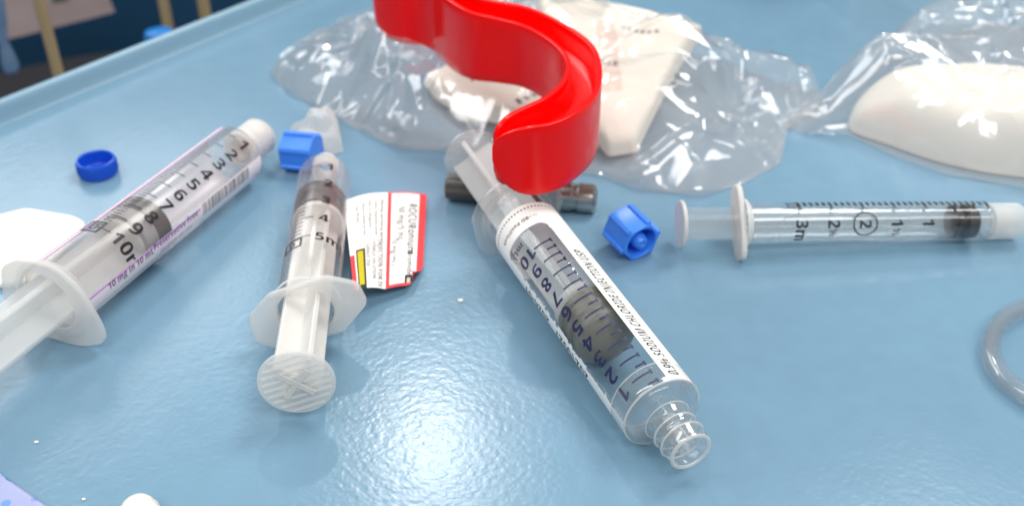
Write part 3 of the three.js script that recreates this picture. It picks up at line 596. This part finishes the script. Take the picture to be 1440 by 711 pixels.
// ---------------------------------------------------------------- small things
{ // gauze square at the left, under the large syringe
  const sq = roundedPoly([[-146, -7], [-126.8, -18.6], [-112.6, -14.6], [-108.6, -11.2], [-113, 14], [-138, 18]], 1.6, 4);
  const g = plate(sq, 1.8, 0.6), u = g.attributes.uv;
  for (let i = 0; i < u.count; i++) u.setXY(i, u.getX(i) / 20, u.getY(i) / 20);
  tag(obj('folded_gauze', g, gauze), 'flat white folded gauze square under the leftmost syringe at the frame edge', 'gauze pad');
}
{ // frosted scrap behind the second blue cap
  const g = blanket([[-66.5, -54], [-63.6, -58.4], [-65.6, -61.5], [-61.5, -61.8], [-60.2, -66], [-56.5, -67.6], [-52.6, -70], [-50.4, -60], [-48.2, -50.5], [-56, -47], [-62, -49.5]], [-57, -57], (x, z, rho) => 0.5 + 5 * Math.pow(1 - rho ** 4, 0.6) + (9 * facet(x, z, 8, 131) + 4 * facet(x, z, 3.6, 133)) * (1 - rho * 0.5) * (rho > 0.999 ? 0 : 1) + 2.2 * (1 - rho), 60, true, 0.3, 0.4);
  tag(obj('wrapper_scrap', g, frostedPlastic), 'torn scrap of frosted clear wrapper behind the blue cap at the syringe tip', 'wrapper');
}
{ // clear tube loop running out of the frame at the right
  const pts = [[123, 21.8], [115.9, 25.1], [108, 31.1], [102.9, 39.9], [102, 47.8], [105.2, 55.5], [113, 62], [124, 65], [136, 62], [144, 53], [146, 42], [141, 30], [131, 22.5]].map(([x, z], i) => V(x, 2.3 + (i > 9 ? (i - 9) * 1.2 : 0), z));
  const t = thing('clear_tube', 'loop of clear grey tubing lying on the tray at the right edge', 'tube', [0, 0, 0]);
  const c = new THREE.CatmullRomCurve3(pts);
  obj('tube_wall', new THREE.TubeGeometry(c, 200, 2.2, 28), P({ name: 'tube_plastic', color: lin(0.92, 0.93, 0.935), transmission: 0.965, thickness: 0, roughness: 0.14, ior: 1.5, side: THREE.DoubleSide }), t);
  obj('bore', new THREE.TubeGeometry(c, 200, 1.35, 20), P({ name: 'tube_bore', color: lin(0.88, 0.89, 0.9), transmission: 0.93, thickness: 0, roughness: 0.15, side: THREE.DoubleSide }), t);
}
{ // rounded ivory end at the bottom edge
  const A = [-67.4, 3.4, 85.6], B = [-52, 3.4, 104];
  const t = thing('plastic_cap', 'ivory plastic tube end with a rounded rim at the bottom left edge', 'cap', A);
  aim(t, A, B);
  obj('tube_body', turned([[0, -1.3], [1.9, -1.1], [2.9, -0.4], [3.3, 0.6], [3.4, 2], [3.4, 24], [3, 24.6], [0, 24.6]], 48, 0.8), ivoryPlastic, t);
  obj('rim_ring', new THREE.TorusGeometry(3.35, 0.25, 10, 48).rotateX(Math.PI / 2).translate(0, 2.2, 0), ivoryPlastic, t);
}
{ // printed lavender packet in the near left corner
  const tex = canvas(512, 512, (c, W, H) => {
    c.fillStyle = '#98a2cc'; c.fillRect(0, 0, W, H);
    for (let i = 0; i < 130; i++) { const x = rnd() * W, y = rnd() * H, r = 5 + rnd() * 15; c.fillStyle = ['#5f8fd0', '#4a76be', '#7b8fd0', '#c3c6e6'][Math.floor(rnd() * 4)]; c.beginPath(); c.ellipse(x, y, r, r * (0.4 + 0.6 * rnd()), rnd() * 3, 0, 7); c.fill(); }
  });
  const sq = roundedPoly([[-116, 61.5], [-96.6, 75.2], [-70, 93.5], [-84, 118], [-130, 90]], 2, 4);
  const g = plate(sq, 2.2, 0.7), p = g.attributes.position, u = g.attributes.uv;
  for (let i = 0; i < p.count; i++) u.setXY(i, (p.getX(i) + 130) / 50, (p.getZ(i) - 60) / 50);
  tag(obj('printed_packet', g, P({ name: 'packet_film', map: tex, roughness: 0.3 })), 'lavender packet with blue blotchy print in the near left corner', 'packet');
}
for (const [x, z, r, label] of [[-11.9, 19.7, 0.55, 'white crumb on the tray between the label flag and the flush syringe'], [-93.4, 65.7, 0.35, 'tiny white crumb near the lavender packet'], [-79.2, 80.5, 0.3, 'tiny white crumb beside the ivory tube end']]) {
  const g = new THREE.IcosahedronGeometry(r, 2), p = g.attributes.position;
  for (let i = 0; i < p.count; i++) { const k = 0.7 + 0.6 * noise(p.getX(i) * 3 + 9, p.getZ(i) * 3 + 5, 140); p.setXYZ(i, p.getX(i) * k * 1.3, Math.max(0, (p.getY(i) + r * 0.5) * 0.6), p.getZ(i) * k); }
  g.computeVertexNormals(); g.translate(x, 0.05, z);
  tag(obj('crumb', g, P({ name: 'crumb_white', color: lin(0.85, 0.84, 0.8), roughness: 0.6 })), label, 'crumb');
}

// ---------------------------------------------------------------- beyond the tray, out of focus
{
  const floorM = P({ name: 'dark_floor', color: lin(0.008, 0.008, 0.014), roughness: 0.6 });
  const fl = obj('floor', new THREE.BoxGeometry(3000, 20, 3000).translate(-300, -480, -900), floorM); fl.userData = { kind: 'structure' };
  const navy = P({ name: 'navy_cloth', color: lin(0.004, 0.06, 0.14), roughness: 0.85 });
  const t = thing('navy_drape', 'dark navy drape hanging beyond the tray at the top left', 'drape', [-230, -470, -420]);
  const g = new THREE.PlaneGeometry(900, 330, 160, 40), p = g.attributes.position;
  for (let i = 0; i < p.count; i++) { const x = p.getX(i); p.setZ(i, 6 * Math.sin(x * 0.05) + 5 * noise(x / 30, p.getY(i) / 160, 150)); }
  g.computeVertexNormals(); g.rotateY(0.25).translate(0, 505, 0); navy.side = THREE.DoubleSide;
  obj('cloth', g, navy, t);
  const beige = P({ name: 'beige_plastic', color: lin(0.4, 0.31, 0.18), roughness: 0.5 });
  const post = (x, z, r, h, label) => { const o = thing('beige_post', label, 'post', [x, -470, z], 'beige posts beyond the tray'); obj('pole', turned([[0, 0], [r, 0], [r, h], [0, h]], 24), beige, o); obj('foot', turned([[0, 0.5], [r * 2, 0.5], [r * 2, 8], [r, 10]], 24), beige, o); return o; };
  post(-170, -150, 2.1, 560, 'nearest beige post behind the tray rim at the far left');
  post(-152, -228, 2.4, 560, 'second beige post from the left behind the tray rim');
  post(-136, -232, 2.6, 560, 'third beige post from the left behind the tray rim');
  post(-110, -221, 3.2, 560, 'rightmost beige post behind the tray rim');
  const sheet = new THREE.PlaneGeometry(62, 60, 20, 20), q = sheet.attributes.position;
  for (let i = 0; i < q.count; i++) q.setZ(i, 2 * noise(q.getX(i) / 14, q.getY(i) / 14, 160));
  sheet.computeVertexNormals();
  const pp = thing('paper_sheet', 'pale pinkish paper with a green mark hanging before the navy drape', 'paper', [-240, -36, -300]);
  pp.rotation.set(0, 0.25, 0.16);
  obj('page', sheet, P({ name: 'pink_paper', color: lin(0.5, 0.4, 0.41), roughness: 0.8, side: THREE.DoubleSide }), pp);
  obj('green_mark', rbox(8, 12, 1.6, 0.6, 9, -10, 3), P({ name: 'green_mark', color: lin(0.04, 0.2, 0.02), roughness: 0.6 }), pp);
  const dc = thing('drip_chamber', 'pale blue drip chamber hanging beyond the tray at the left edge', 'drip chamber', [-213, -44, -201]);
  obj('chamber', turned([[0, 0], [3, 0.4], [3.6, 3], [2.6, 9], [1.8, 14], [3.4, 22], [4.6, 30], [4.6, 44], [3, 47], [1.2, 48], [1.2, 90]], 32, 0.8), P({ name: 'pale_blue_plastic', color: lin(0.35, 0.55, 0.78), transmission: 0.6, thickness: 0, roughness: 0.3, side: THREE.DoubleSide }), dc);
  const kn = thing('blue_knob', 'bright blue knob on a stem just behind the tray rim', 'knob', [-135, -470, -166]);
  obj('stem', turned([[0, 0], [3, 0], [3, 455], [0, 455]], 24), P({ name: 'stem_dark', color: lin(0.02, 0.03, 0.05), roughness: 0.5 }), kn);
  obj('knob_head', turned([[0, 450], [5, 450.4], [5.8, 452], [5.8, 457], [5, 458.6], [2, 459.4], [0, 459.5]], 40, 0.6), P({ name: 'bright_blue', color: lin(0.01, 0.2, 0.6), roughness: 0.3 }), kn);
  const dk = thing('teal_bottle_foot', 'dark teal blurred foot of something standing far back on the tray', 'bottle', [122, 0, -197]);
  obj('bottle_wall', turned([[0, 0.2], [12, 0.2], [13, 1.2], [13.2, 3], [13.2, 60], [9, 72], [6, 76], [6, 84], [0, 84]], 48, 0.6), P({ name: 'dark_teal', color: lin(0.03, 0.08, 0.11), roughness: 0.35 }), dk);
}

scene.traverse((o) => { if (o.isMesh) { o.castShadow = true; o.receiveShadow = true; } });
renderer.render(scene, camera);
